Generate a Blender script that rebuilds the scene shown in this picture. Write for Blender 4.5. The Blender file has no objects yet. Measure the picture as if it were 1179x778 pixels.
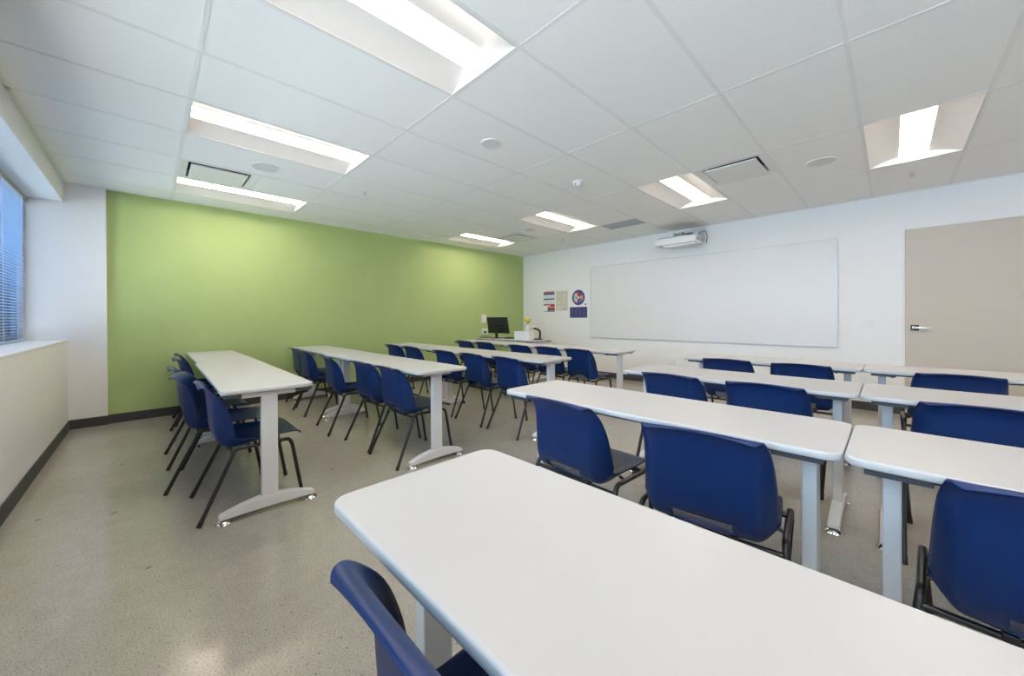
import bpy, bmesh, math, random
from mathutils import Vector, Matrix

random.seed(7)
C = bpy.context.scene.collection
R = math.radians
H = 2.596                 # ceiling height
XL, XR = -6.08, 2.9       # green wall, right wall
YW, YN = 6.319, -0.61     # whiteboard wall, window wall
YG = -0.93                # window plane
GX, GY = -1.386, 1.422    # one crossing of the ceiling grid
TX, TY = 0.61, 1.22       # ceiling tile size

# ------------------------------------------------------------------ materials
def new_mat(name):
    m = bpy.data.materials.new(name); m.use_nodes = True
    nt = m.node_tree
    return m, nt, nt.nodes['Principled BSDF']

def pmat(name, col, rough=0.5, metal=0.0, spec=0.5, var=0.0, scale=6.0, bump=0.0, bscale=200.0, coat=0.0):
    m, nt, b = new_mat(name)
    b.inputs['Roughness'].default_value = rough
    b.inputs['Metallic'].default_value = metal
    b.inputs['Specular IOR Level'].default_value = spec
    b.inputs['Coat Weight'].default_value = coat
    tc = nt.nodes.new('ShaderNodeTexCoord')
    n = nt.nodes.new('ShaderNodeTexNoise'); n.inputs['Scale'].default_value = scale; n.inputs['Detail'].default_value = 4
    nt.links.new(tc.outputs['Object'], n.inputs['Vector'])
    r = nt.nodes.new('ShaderNodeValToRGB')
    r.color_ramp.elements[0].position = 0.3; r.color_ramp.elements[1].position = 0.7
    r.color_ramp.elements[0].color = tuple(c * (1 - var) for c in col) + (1,)
    r.color_ramp.elements[1].color = tuple(min(1, c * (1 + var)) for c in col) + (1,)
    nt.links.new(n.outputs['Fac'], r.inputs['Fac'])
    nt.links.new(r.outputs['Color'], b.inputs['Base Color'])
    if bump:
        n2 = nt.nodes.new('ShaderNodeTexNoise'); n2.inputs['Scale'].default_value = bscale; n2.inputs['Detail'].default_value = 3
        nt.links.new(tc.outputs['Object'], n2.inputs['Vector'])
        bp = nt.nodes.new('ShaderNodeBump'); bp.inputs['Strength'].default_value = bump; bp.inputs['Distance'].default_value = 0.002
        nt.links.new(n2.outputs['Fac'], bp.inputs['Height'])
        nt.links.new(bp.outputs['Normal'], b.inputs['Normal'])
    return m

def emat(name, col, strength):
    m, nt, b = new_mat(name)
    b.inputs['Base Color'].default_value = (0.8, 0.8, 0.8, 1)
    b.inputs['Emission Color'].default_value = col + (1,)
    b.inputs['Emission Strength'].default_value = strength
    return m

M = {}
M['white_wall'] = pmat('white_wall_paint', (0.80, 0.80, 0.79), 0.6, var=0.01, bump=0.08, bscale=350)
M['green_wall'] = pmat('green_wall_paint', (0.40, 0.51, 0.20), 0.55, var=0.015, bump=0.08, bscale=350)
M['tile'] = pmat('ceiling_tile', (0.90, 0.90, 0.89), 0.9, spec=0.2, var=0.012, scale=90, bump=0.15, bscale=500)
M['grid'] = pmat('ceiling_grid_paint', (0.82, 0.82, 0.815), 0.5)
M['base'] = pmat('charcoal_rubber', (0.045, 0.047, 0.05), 0.55, var=0.06)
M['board'] = pmat('whiteboard_enamel', (0.73, 0.725, 0.72), 0.3, spec=0.5, var=0.006, scale=1.2)
M['alu'] = pmat('brushed_aluminium', (0.62, 0.63, 0.64), 0.4, metal=0.7)
M['door'] = pmat('beige_door_paint', (0.53, 0.475, 0.40), 0.5, var=0.02, scale=2)
M['top'] = pmat('white_laminate', (0.49, 0.485, 0.483), 0.38, spec=0.4, var=0.006, scale=3)
M['edge'] = pmat('white_edge_band', (0.50, 0.51, 0.52), 0.35)
M['leg_white'] = pmat('white_powder_coat', (0.66, 0.67, 0.68), 0.4)
M['bracket'] = pmat('dark_steel_bracket', (0.05, 0.055, 0.065), 0.5, metal=0.3)
M['chrome'] = pmat('chrome', (0.72, 0.72, 0.73), 0.14, metal=1.0)
M['shell'] = pmat('navy_plastic', (0.0006, 0.018, 0.095), 0.38, spec=0.36, var=0.03, scale=8, bump=0.12, bscale=900)
M['tube'] = pmat('black_tube', (0.012, 0.012, 0.013), 0.3, spec=0.5)
M['clip'] = pmat('pale_nylon', (0.6, 0.6, 0.6), 0.5)
M['black'] = pmat('black_plastic', (0.015, 0.015, 0.017), 0.4)
M['screen'] = pmat('dark_screen_back', (0.02, 0.021, 0.024), 0.35)
M['whitep'] = pmat('white_plastic', (0.78, 0.78, 0.77), 0.4)
M['greyp'] = pmat('grey_plastic', (0.40, 0.41, 0.42), 0.5)
M['fixture'] = pmat('white_reflector', (0.70, 0.70, 0.70), 0.45)
M['lens'] = emat('lit_diffuser', (1.0, 0.835, 0.68), 21.0)
M['vent_dark'] = pmat('vent_shadow', (0.06, 0.06, 0.06), 0.8)
M['grille'] = pmat('grey_grille', (0.42, 0.44, 0.45), 0.6)
M['speaker'] = pmat('speaker_mesh', (0.66, 0.66, 0.65), 0.8, var=0.03, scale=300)
M['slat'] = pmat('sky_glow_tinted_slat', (0.50, 0.62, 0.78), 0.4)
M['winframe'] = pmat('window_frame_metal', (0.22, 0.25, 0.30), 0.4, metal=0.4)
M['yellow'] = pmat('yellow_petals', (0.75, 0.62, 0.03), 0.6)
M['green'] = pmat('green_leaf', (0.09, 0.20, 0.03), 0.6)
M['paper'] = pmat('white_paper', (0.80, 0.80, 0.81), 0.7)
M['cream'] = pmat('cream_paper', (0.66, 0.63, 0.55), 0.7)
M['ink_blue'] = pmat('dark_blue_ink', (0.035, 0.04, 0.15), 0.6)
M['ink_lblue'] = pmat('grey_blue_ink', (0.12, 0.14, 0.33), 0.6)
M['ink_red'] = pmat('red_ink', (0.50, 0.05, 0.045), 0.6)
M['ink_brown'] = pmat('dark_brown_ink', (0.08, 0.06, 0.055), 0.6)
M['ink_tan'] = pmat('tan_ink', (0.48, 0.43, 0.34), 0.6)
M['ink_purple'] = pmat('purple_ink', (0.14, 0.07, 0.30), 0.6)
M['ink_orange'] = pmat('orange_ink', (0.75, 0.36, 0.12), 0.6)
M['ink_peach'] = pmat('peach_ink', (0.75, 0.52, 0.38), 0.6)
M['ink_teal'] = pmat('teal_ink', (0.30, 0.48, 0.48), 0.6)
M['ext_wall'] = pmat('pale_facade', (0.55, 0.60, 0.68), 0.8, var=0.05)
M['ext_glass'] = pmat('facade_glass', (0.10, 0.22, 0.45), 0.2)
M['ext_ground'] = pmat('outdoor_paving', (0.55, 0.55, 0.53), 0.9, var=0.1)

def glass_mat():
    m = bpy.data.materials.new('window_glass'); m.use_nodes = True
    nt = m.node_tree; nt.nodes.clear()
    out = nt.nodes.new('ShaderNodeOutputMaterial'); mix = nt.nodes.new('ShaderNodeMixShader')
    tr = nt.nodes.new('ShaderNodeBsdfTransparent'); tr.inputs[0].default_value = (0.86, 0.92, 0.97, 1)
    gl = nt.nodes.new('ShaderNodeBsdfGlossy'); gl.inputs['Roughness'].default_value = 0.02
    fr = nt.nodes.new('ShaderNodeFresnel'); fr.inputs['IOR'].default_value = 1.45
    nt.links.new(fr.outputs[0], mix.inputs[0]); nt.links.new(tr.outputs[0], mix.inputs[1]); nt.links.new(gl.outputs[0], mix.inputs[2])
    nt.links.new(mix.outputs[0], out.inputs[0])
    return m
M['glass'] = glass_mat()

def slat_mat():  # blue glow of the sky behind is put into the slat colour
    m = bpy.data.materials.new('sky_glow_tinted_slat'); m.use_nodes = True
    nt = m.node_tree; nt.nodes.clear()
    out = nt.nodes.new('ShaderNodeOutputMaterial'); mix = nt.nodes.new('ShaderNodeMixShader'); mix.inputs[0].default_value = 0.45
    d = nt.nodes.new('ShaderNodeBsdfDiffuse'); d.inputs[0].default_value = (0.70, 0.78, 0.87, 1)
    t = nt.nodes.new('ShaderNodeBsdfTranslucent'); t.inputs[0].default_value = (0.42, 0.66, 0.92, 1)
    nt.links.new(d.outputs[0], mix.inputs[1]); nt.links.new(t.outputs[0], mix.inputs[2]); nt.links.new(mix.outputs[0], out.inputs[0])
    return m
M['slat'] = slat_mat()

def floor_mat():
    m, nt, b = new_mat('polished_concrete')
    N = nt.nodes.new; L = nt.links.new
    tc = N('ShaderNodeTexCoord')
    def noise(scale, det=5, rough=0.6, vec=None, dist=0.0):
        n = N('ShaderNodeTexNoise'); n.inputs['Scale'].default_value = scale; n.inputs['Detail'].default_value = det
        n.inputs['Roughness'].default_value = rough; n.inputs['Distortion'].default_value = dist
        L(vec or tc.outputs['Object'], n.inputs['Vector']); return n
    def ramp(src, stops):
        r = N('ShaderNodeValToRGB'); e = r.color_ramp.elements
        e[0].position, e[0].color = stops[0]; e[1].position, e[1].color = stops[-1]
        for p, c in stops[1:-1]:
            x = e.new(p); x.color = c
        L(src, r.inputs['Fac']); return r
    def mixc(fac, a, bb, mode='MIX'):
        mx = N('ShaderNodeMix'); mx.data_type = 'RGBA'; mx.blend_type = mode
        if isinstance(fac, float): mx.inputs['Factor'].default_value = fac
        else: L(fac, mx.inputs['Factor'])
        for s, v in (('A', a), ('B', bb)):
            i = [q for q in mx.inputs if q.name == s and q.type == 'RGBA'][0]
            if isinstance(v, tuple): i.default_value = v
            else: L(v, i)
        return [q for q in mx.outputs if q.type == 'RGBA'][0]
    big = ramp(noise(0.8, 4, 0.5, dist=0.2).outputs['Fac'], [(0.2, (0.325, 0.30, 0.26, 1)), (0.5, (0.385, 0.362, 0.32, 1)), (0.8, (0.43, 0.412, 0.372, 1))])
    med = ramp(noise(14, 4, 0.6).outputs['Fac'], [(0.25, (0.92, 0.92, 0.92, 1)), (0.75, (1.06, 1.06, 1.06, 1))])
    c = mixc(1.0, big.outputs['Color'], med.outputs['Color'], 'MULTIPLY')
    fine = ramp(noise(170, 2, 0.5).outputs['Fac'], [(0.32, (0.48, 0.48, 0.47, 1)), (0.47, (1, 1, 1, 1)), (0.62, (1, 1, 1, 1)), (0.75, (1.2, 1.18, 1.15, 1))])
    c = mixc(0.85, c, fine.outputs['Color'], 'MULTIPLY')
    # scattered dark aggregate chips
    v = N('ShaderNodeTexVoronoi'); v.inputs['Scale'].default_value = 45; v.feature = 'F1'
    wn = noise(30, 2, 0.5)
    vadd = N('ShaderNodeMixRGB'); vadd.blend_type = 'LINEAR_LIGHT'; vadd.inputs[0].default_value = 0.012
    L(tc.outputs['Object'], vadd.inputs[1]); L(wn.outputs['Color'], vadd.inputs[2]); L(vadd.outputs[0], v.inputs['Vector'])
    chip = ramp(v.outputs['Distance'], [(0.10, (1, 1, 1, 1)), (0.17, (0, 0, 0, 1))])
    sel = ramp(v.outputs['Color'], [(0.66, (0, 0, 0, 1)), (0.70, (1, 1, 1, 1))])
    patch = ramp(noise(1.3, 3, 0.6).outputs['Fac'], [(0.42, (0.15, 0.15, 0.15, 1)), (0.58, (1, 1, 1, 1))])
    k1 = N('ShaderNodeMath'); k1.operation = 'MULTIPLY'; L(chip.outputs['Color'], k1.inputs[0]); L(sel.outputs['Color'], k1.inputs[1])
    k2 = N('ShaderNodeMath'); k2.operation = 'MULTIPLY'; L(k1.outputs[0], k2.inputs[0]); L(patch.outputs['Color'], k2.inputs[1])
    c = mixc(k2.outputs[0], c, (0.10, 0.095, 0.085, 1))
    # sparse larger chips and stains
    v2 = N('ShaderNodeTexVoronoi'); v2.inputs['Scale'].default_value = 7.0
    L(vadd.outputs[0], v2.inputs['Vector'])
    ch2 = ramp(v2.outputs['Distance'], [(0.06, (1, 1, 1, 1)), (0.085, (0, 0, 0, 1))])
    se2 = ramp(v2.outputs['Color'], [(0.62, (0, 0, 0, 1)), (0.66, (0.8, 0.8, 0.8, 1))])
    k3 = N('ShaderNodeMath'); k3.operation = 'MULTIPLY'; L(ch2.outputs['Color'], k3.inputs[0]); L(se2.outputs['Color'], k3.inputs[1])
    c = mixc(k3.outputs[0], c, (0.09, 0.085, 0.08, 1))
    L(c, b.inputs['Base Color'])
    rr = ramp(noise(2.5, 5, 0.6).outputs['Fac'], [(0.3, (0.14, 0.14, 0.14, 1)), (0.7, (0.24, 0.24, 0.24, 1))])
    L(rr.outputs['Color'], b.inputs['Roughness'])
    b.inputs['Specular IOR Level'].default_value = 0.6
    return m
M['floor'] = floor_mat()

# ------------------------------------------------------------------ mesh helpers
def link(name, bm, mats, parent=None, smooth=False, loc=None):
    me = bpy.data.meshes.new(name); bm.to_mesh(me); bm.free()
    for m in (mats if isinstance(mats, (list, tuple)) else [mats]): me.materials.append(m)
    if smooth:
        for p in me.polygons: p.use_smooth = True
        me.set_sharp_from_angle(angle=R(38))
    o = bpy.data.objects.new(name, me); C.objects.link(o)
    if parent: o.parent = parent
    if loc: o.location = loc
    return o

def B(): return bmesh.new()

def box(bm, x0, x1, y0, y1, z0, z1, mi=0, bev=0.0, seg=2):
    t = bmesh.new()
    vs = [t.verts.new((x, y, z)) for x in (x0, x1) for y in (y0, y1) for z in (z0, z1)]
    for q in ((0, 1, 3, 2), (4, 6, 7, 5), (0, 4, 5, 1), (2, 3, 7, 6), (0, 2, 6, 4), (1, 5, 7, 3)):
        t.faces.new([vs[i] for i in q])
    if bev:
        bmesh.ops.bevel(t, geom=t.edges[:], offset=bev, segments=seg, affect='EDGES', profile=0.5)
    add(bm, t, mi)

def add(bm, t, mi=None, mat=None):
    if mat is not None: bmesh.ops.transform(t, matrix=mat, verts=t.verts)
    mp = {}
    for v in t.verts: mp[v] = bm.verts.new(v.co)
    for f in t.faces:
        try:
            g = bm.faces.new([mp[v] for v in f.verts]); g.material_index = f.material_index if mi is None else mi; g.smooth = f.smooth
        except ValueError: pass
    t.free()

def tube(bm, pts, r, n=10, mi=0, caps=True):
    pts = [Vector(p) for p in pts]; rings = []
    up = None
    for i, p in enumerate(pts):
        d = ((pts[min(i + 1, len(pts) - 1)] - p).normalized() + (p - pts[max(i - 1, 0)]).normalized()).normalized()
        if up is None:
            up = Vector((0, 0, 1)) if abs(d.z) < 0.9 else Vector((1, 0, 0))
        a = d.cross(up).normalized(); b = a.cross(d).normalized(); up = b
        rr = r[i] if isinstance(r, (list, tuple)) else r
        rings.append([bm.verts.new(p + rr * (math.cos(2 * math.pi * k / n) * a + math.sin(2 * math.pi * k / n) * b)) for k in range(n)])
    for i in range(len(rings) - 1):
        for k in range(n):
            f = bm.faces.new((rings[i][k], rings[i][(k + 1) % n], rings[i + 1][(k + 1) % n], rings[i + 1][k])); f.material_index = mi
    if caps:
        bm.faces.new(rings[0][::-1]).material_index = mi; bm.faces.new(rings[-1]).material_index = mi

def round_path(pts, rad, n=5):
    pts = [Vector(p) for p in pts]; out = [pts[0]]
    for i in range(1, len(pts) - 1):
        a, p, b = pts[i - 1], pts[i], pts[i + 1]
        r1 = min(rad, (a - p).length * 0.45, (b - p).length * 0.45)
        s = p + (a - p).normalized() * r1; e = p + (b - p).normalized() * r1
        for k in range(n + 1):
            t = k / n; out.append((1 - t) ** 2 * s + 2 * t * (1 - t) * p + t * t * e)
    out.append(pts[-1]); return out

def lathe(bm, prof, n=24, mi=0, cx=0, cy=0, cz=0):
    rings = []
    for (r, z) in prof:
        rings.append([bm.verts.new((cx + r * math.cos(2 * math.pi * k / n), cy + r * math.sin(2 * math.pi * k / n), cz + z)) for k in range(n)])
    for i in range(len(rings) - 1):
        for k in range(n):
            f = bm.faces.new((rings[i][k], rings[i][(k + 1) % n], rings[i + 1][(k + 1) % n], rings[i + 1][k])); f.material_index = mi
    bm.faces.new(rings[0][::-1]).material_index = mi; bm.faces.new(rings[-1]).material_index = mi

def prism(bm, poly, axis, a, b, mi=0, bev=0.0):
    """extrude a 2-D outline along axis from a to b; poly in the two other axes in order"""
    t = bmesh.new()
    def P(u, v, w): return {'x': (w, u, v), 'y': (u, w, v), 'z': (u, v, w)}[axis]
    A = [t.verts.new(P(u, v, a)) for u, v in poly]; Bv = [t.verts.new(P(u, v, b)) for u, v in poly]
    n = len(poly)
    t.faces.new(A[::-1]); t.faces.new(Bv)
    for i in range(n): t.faces.new((A[i], A[(i + 1) % n], Bv[(i + 1) % n], Bv[i]))
    bmesh.ops.recalc_face_normals(t, faces=t.faces[:])
    if bev: bmesh.ops.bevel(t, geom=t.edges[:], offset=bev, segments=2, affect='EDGES', profile=0.5)
    add(bm, t, mi)

def thing(name, label, cat, loc=(0, 0, 0), rotz=0, group=None):
    o = bpy.data.objects.new(name, None); C.objects.link(o)
    o.empty_display_size = 0.1
    o.location = loc; o.rotation_euler = (0, 0, rotz)
    o['label'] = label; o['category'] = cat
    if group: o['group'] = group
    return o

def tag(o, label, cat, group=None, kind=None):
    o['label'] = label; o['category'] = cat
    if group: o['group'] = group
    if kind: o['kind'] = kind
    return o

def structure(o, label, cat):
    o['kind'] = 'structure'; o['label'] = label; o['category'] = cat; return o

def dup(root, loc, rotz, label, group=None):
    r = root.copy(); C.objects.link(r); r.location = loc; r.rotation_euler = (0, 0, rotz); r['label'] = label
    if group: r['group'] = group
    for ch in list(root.children):
        c = ch.copy(); C.objects.link(c); c.parent = r
        for g in list(ch.children):
            d = g.copy(); C.objects.link(d); d.parent = c
    return r

# ------------------------------------------------------------------ the room
b = B(); box(b, XL - 0.2, XR + 0.2, YG - 0.25, YW + 0.2, -0.12, 0.0)
structure(link('floor', b, M['floor']), 'polished beige concrete floor with dark flecks and worn patches', 'floor')

b = B(); box(b, XL - 0.2, XL, YG - 0.25, YW + 0.2, 0, 2.9)
structure(link('wall_left', b, M['green_wall']), 'plain light green painted side wall', 'wall')
b = B(); box(b, XL, XR + 0.2, YW, YW + 0.2, 0, 2.9)
structure(link('wall_far', b, M['white_wall']), 'white wall carrying the long whiteboard and the beige door', 'wall')
b = B(); box(b, XR, XR + 0.2, YG - 0.25, YW, 0, 2.9)
structure(link('wall_right', b, M['white_wall']), 'plain white side wall beyond the door', 'wall')
# boxed-out white pier between the green wall and the window recess
b = B(); box(b, XL, -6.04, YG - 0.25, -0.33, 0, 2.9, bev=0.004)
structure(link('wall_pier', b, M['white_wall']), 'narrow white pier between green wall and window', 'wall')
SILL, SOF = 0.948, 2.385
b = B(); box(b, -6.04, XR, YG - 0.25, YN, 0, SILL - 0.02)
structure(link('wall_near', b, M['white_wall']), 'low white wall under the window', 'wall')
b = B(); box(b, -6.04, XR, YG, YN + 0.004, SILL - 0.02, SILL, bev=0.004)
structure(link('trim_1', b, M['white_wall']), 'white window ledge on top of the low wall', 'window sill')
b = B(); box(b, -6.04, XR, YG - 0.25, YN - 0.02, SOF, 2.9, bev=0.004)
structure(link('trim_2', b, M['white_wall']), 'white bulkhead dropped below the ceiling over the window', 'bulkhead')

# baseboards
def baseboard(name, x0, x1, y0, y1, label):
    b = B(); box(b, x0, x1, y0, y1, 0, 0.10, bev=0.003)
    structure(link(name, b, M['base']), label, 'baseboard')
baseboard('baseboard_left', XL, XL + 0.010, -0.33, YW, 'charcoal base strip along the green wall')
baseboard('baseboard_pier', -6.04, -6.03, YN + 0.01, -0.325, 'charcoal base strip on the white pier')
baseboard('baseboard_near', -6.04, XR, YN, YN + 0.012, 'charcoal base strip under the window ledge')
baseboard('baseboard_far', XL + 0.010, 0.105, YW - 0.012, YW, 'charcoal base strip below the whiteboard')
baseboard('baseboard_right', 1.05, XR, YW - 0.012, YW, 'charcoal base strip beyond the door')

# windows: three bays along the recess; the first is the one in view
xs = [-6.04, -3.06, -0.08, XR]
for i in range(3):
    a, c = xs[i], xs[i + 1]
    w = thing('window_%d' % (i + 1), ['tall window bay beside the white pier', 'middle window bay of the recess', 'window bay farthest from the green wall'][i], 'window', (0, YG - 0.03, 0)); w['kind'] = 'structure'
    b = B(); f = 0.05
    box(b, a, c, -0.03, 0.03, SILL, SILL + f, bev=0.004); box(b, a, c, -0.03, 0.03, SOF - f, SOF, bev=0.004)
    box(b, a, a + f, -0.03, 0.03, SILL + f, SOF - f, bev=0.004); box(b, c - f, c, -0.03, 0.03, SILL + f, SOF - f, bev=0.004)
    mid = (a + c) / 2; box(b, mid - 0.025, mid + 0.025, -0.03, 0.03, SILL + f, SOF - f, bev=0.004)
    link('window_frame', b, M['winframe'], w)
    b = B(); box(b, a + f, c - f, -0.004, 0.004, SILL + f, SOF - f)
    link('pane', b, M['glass'], w)

# venetian blind in the first bay
bl = thing('venetian_blind', 'venetian blind by the white pier, open slats painted pale blue for sky glow behind', 'blind', (0, YG + 0.045, 0))
b = B(); box(b, -6.03, -3.08, -0.022, 0.022, SOF - 0.045, SOF - 0.002, bev=0.004); link('headrail', b, M['greyp'], bl)
b = B(); zz = SOF - 0.065
while zz > SILL + 0.04:
    t = bmesh.new()
    ys = [-0.0125, -0.006, 0, 0.006, 0.0125]; hs = [0, 0.002, 0.0028, 0.002, 0]
    top = [[t.verts.new((x, y, h)) for y, h in zip(ys, hs)] for x in (-6.025, -3.085)]
    bot = [[t.verts.new((x, y, h - 0.0006)) for y, h in zip(ys, hs)] for x in (-6.025, -3.085)]
    for k in range(4):
        t.faces.new((top[0][k], top[1][k], top[1][k + 1], top[0][k + 1])); t.faces.new((bot[0][k], bot[0][k + 1], bot[1][k + 1], bot[1][k]))
    for k in (0, 4): t.faces.new((top[0][k], top[1][k], bot[1][k], bot[0][k]))
    for e in (0, 1):
        t.faces.new([top[e][k] for k in range(5)] + [bot[e][k] for k in range(4, -1, -1)])
    add(b, t, 0, Matrix.Translation((0, 0, zz)) @ Matrix.Rotation(R(14), 4, 'X'))
    zz -= 0.0255
link('slats', b, M['slat'], bl)
b = B(); box(b, -6.025, -3.085, -0.013, 0.013, SILL + 0.006, SILL + 0.024, bev=0.003); link('bottom_rail', b, M['slat'], bl)
b = B()
for x in (-5.85, -5.2, -4.55, -3.9, -3.25):
    tube(b, [(x, 0.014, SILL + 0.02), (x, 0.014, SOF - 0.03)], 0.0016, 6); tube(b, [(x, -0.014, SILL + 0.02), (x, -0.014, SOF - 0.03)], 0.0016, 6)
link('ladder_cord', b, M['whitep'], bl)

# the building across the way, seen through the blind
e = thing('facade', 'pale gridded building facade outside, seen through the blind', 'building', (-9.0, -14.0, -3.0))
e['kind'] = 'structure'
b = B(); box(b, -14, 6, -6, 0, 0, 6.5); link('facade_wall', b, M['ext_wall'], e)
b = B()
for k in range(14):
    for j in range(3):
        box(b, -13.6 + k * 1.4, -12.6 + k * 1.4, -0.05, 0.06, 0.6 + j * 2.0, 2.1 + j * 2.0)
link('facade_window', b, M['ext_glass'], e)
b = B(); box(b, -60, 60, -60, YG - 0.6, -3.1, -3.0)
g = link('exterior_ground', b, M['ext_ground']); structure(g, 'grey paving outside the window', 'ground')

# ------------------------------------------------------------------ ceiling
def cx(i): return GX + TX * i
def cy(j): return GY + TY * j
LIGHTS = [(-1, -1), (-4, -1), (-7, -1), (2, -1), (5, -1), (-1, 2), (-4, 2), (-7, 2), (2, 2), (5, 2)]   # tile (i, j): x i..i+1, y j..j+1
LIGHTSET = set(LIGHTS)
VENTS = [(0, 2.0), (-6, -1.0), (-6, 2.5)]
b = B(); bars = B()
ystart, yend = YN - 0.02, YW
for i in range(-8, 8):
    x0, x1 = max(cx(i), XL), min(cx(i + 1), XR)
    if x1 - x0 < 0.01: continue
    for j in range(-2, 4):
        y0, y1 = max(cy(j), ystart), min(cy(j + 1), yend)
        if j == 3: y1 = yend
        if y1 - y0 < 0.01 or (i, j) in LIGHTSET: continue
        cuts = [(y0, y1)]
        for (vi, vj) in VENTS:
            if vi == i and j <= vj < j + 1:
                yc = cy(j + 0.5)
                cuts = [(y0, yc), (yc, y1)]
                cuts = [q for q in cuts if abs(q[0] - cy(vj)) > 0.01]
        for (p, q) in cuts:
            g_ = 0.009
            box(b, x0 + g_, x1 - g_, p + g_, q - g_, H - 0.001, H + 0.015)
link_c = link('ceiling', b, M['tile']); structure(link_c, 'white suspended ceiling of large lay-in tiles', 'ceiling')
w_ = 0.012
for i in range(-8, 9):
    x = cx(i)
    if XL < x < XR: box(bars, x - w_, x + w_, ystart, yend, H - 0.003, H + 0.002)
for j in range(-2, 5):
    y = cy(j)
    if ystart < y < yend - 0.05: box(bars, XL, XR, y - w_, y + w_, H - 0.0024, H + 0.0025)
for (vi, vj) in VENTS:
    yc = cy(math.floor(vj) + 0.5); box(bars, cx(vi), cx(vi + 1), yc - w_, yc + w_, H - 0.0024, H + 0.0015)
box(bars, XL, XL + 0.022, -0.33, yend, H - 0.003, H + 0.001); box(bars, XL, XR, yend - 0.022, yend, H - 0.003, H + 0.001)
box(bars, -6.04, XR, YN - 0.02, YN + 0.004, H - 0.003, H + 0.001); box(bars, XR - 0.022, XR, ystart, yend, H - 0.003, H + 0.001)
link('ceiling_grid', bars, M['grid'], link_c)
b = B(); box(b, XL, XR, YG - 0.2, YW, H + 0.20, H + 0.24)
structure(link('ceiling_deck', b, M['vent_dark']), 'dark deck above the suspended ceiling', 'ceiling')

# recessed lights
def make_light():
    t = thing('ceiling_light', '', 'ceiling light', (0, 0, 0), 0, 'recessed ceiling lights')
    L2, W2 = TY / 2 - w_, TX / 2 - w_
    b = B()
    # two curved reflectors running along y, rising to the lens
    for s in (-1, 1):
        pts = []
        for k in range(11):
            u = k / 10
            pts.append((s * (W2 - (W2 - 0.09) * u), H - 0.002 + 0.056 * math.sin(u * math.pi / 2)))
        for k in range(10):
            (xa, za), (xb, zb) = pts[k], pts[k + 1]
            v = [b.verts.new(p) for p in ((xa, -L2, za), (xb, -L2, zb), (xb, L2, zb), (xa, L2, za))]
            b.faces.new(v if s < 0 else v[::-1])
    bmesh.ops.remove_doubles(b, verts=b.verts[:], dist=1e-5)
    link('reflector', b, M['fixture'], t, smooth=True)
    b = B()
    box(b, -W2, W2, -L2 - 0.004, -L2 + 0.004, H - 0.003, H + 0.075); box(b, -W2, W2, L2 - 0.004, L2 + 0.004, H - 0.003, H + 0.075)
    box(b, -W2, W2, -L2, L2, H + 0.075, H + 0.085)
    box(b, -W2 - 0.002, -W2 + 0.003, -L2, L2, H - 0.003, H + 0.01); box(b, W2 - 0.003, W2 + 0.002, -L2, L2, H - 0.003, H + 0.01)
    link('housing', b, M['fixture'], t)
    b = B(); outline = [(0.09, H + 0.062), (-0.09, H + 0.062)]
    for k in range(9):
        u = -1 + k / 4
        outline.append((0.09 * u, H + 0.052 - 0.008 * (1 - u * u)))
    prism(b, outline, 'y', -L2 + 0.006, L2 - 0.006)
    link('diffuser', b, M['lens'], t, smooth=True)
    for s in (-1, 1):
        b = B(); prism(b, [(-0.092, H + 0.058), (-0.092, H + 0.030), (-0.084, H + 0.026), (0.084, H + 0.026), (0.092, H + 0.030), (0.092, H + 0.058)], 'y', s * (L2 - 0.008) - 0.003, s * (L2 - 0.008) + 0.003)
        link('end_bracket', b, M['fixture'], t)
    return t
lab = {(-1, -1): 'large lit recessed ceiling light cut off by the top edge of the photo',
       (-4, -1): 'long lit recessed ceiling light beside the round speaker, second out from the green wall',
       (-7, -1): 'lit recessed ceiling light next to the green wall and the square vent near the window',
       (2, -1): 'recessed ceiling light above the empty aisle near the window, outside the view',
       (5, -1): 'recessed ceiling light near the window and the side wall, outside the view',
       (-1, 2): 'lit recessed ceiling light between the projector and the square vent, in front of the whiteboard',
       (-4, 2): 'lit recessed ceiling light in front of the posters, between two vents',
       (-7, 2): 'small-looking lit recessed ceiling light by the far end of the green wall',
       (2, 2): 'lit recessed ceiling light near the beige door with wide pale reflectors',
       (5, 2): 'recessed ceiling light beyond the beige door, outside the view'}
proto = None
for ij in LIGHTS:
    loc = (cx(ij[0] + 0.5), cy(ij[1] + 0.5), 0)
    if proto is None:
        proto = make_light(); proto.location = loc; proto['label'] = lab[ij]
    else:
        dup(proto, loc, 0, lab[ij])

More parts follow.
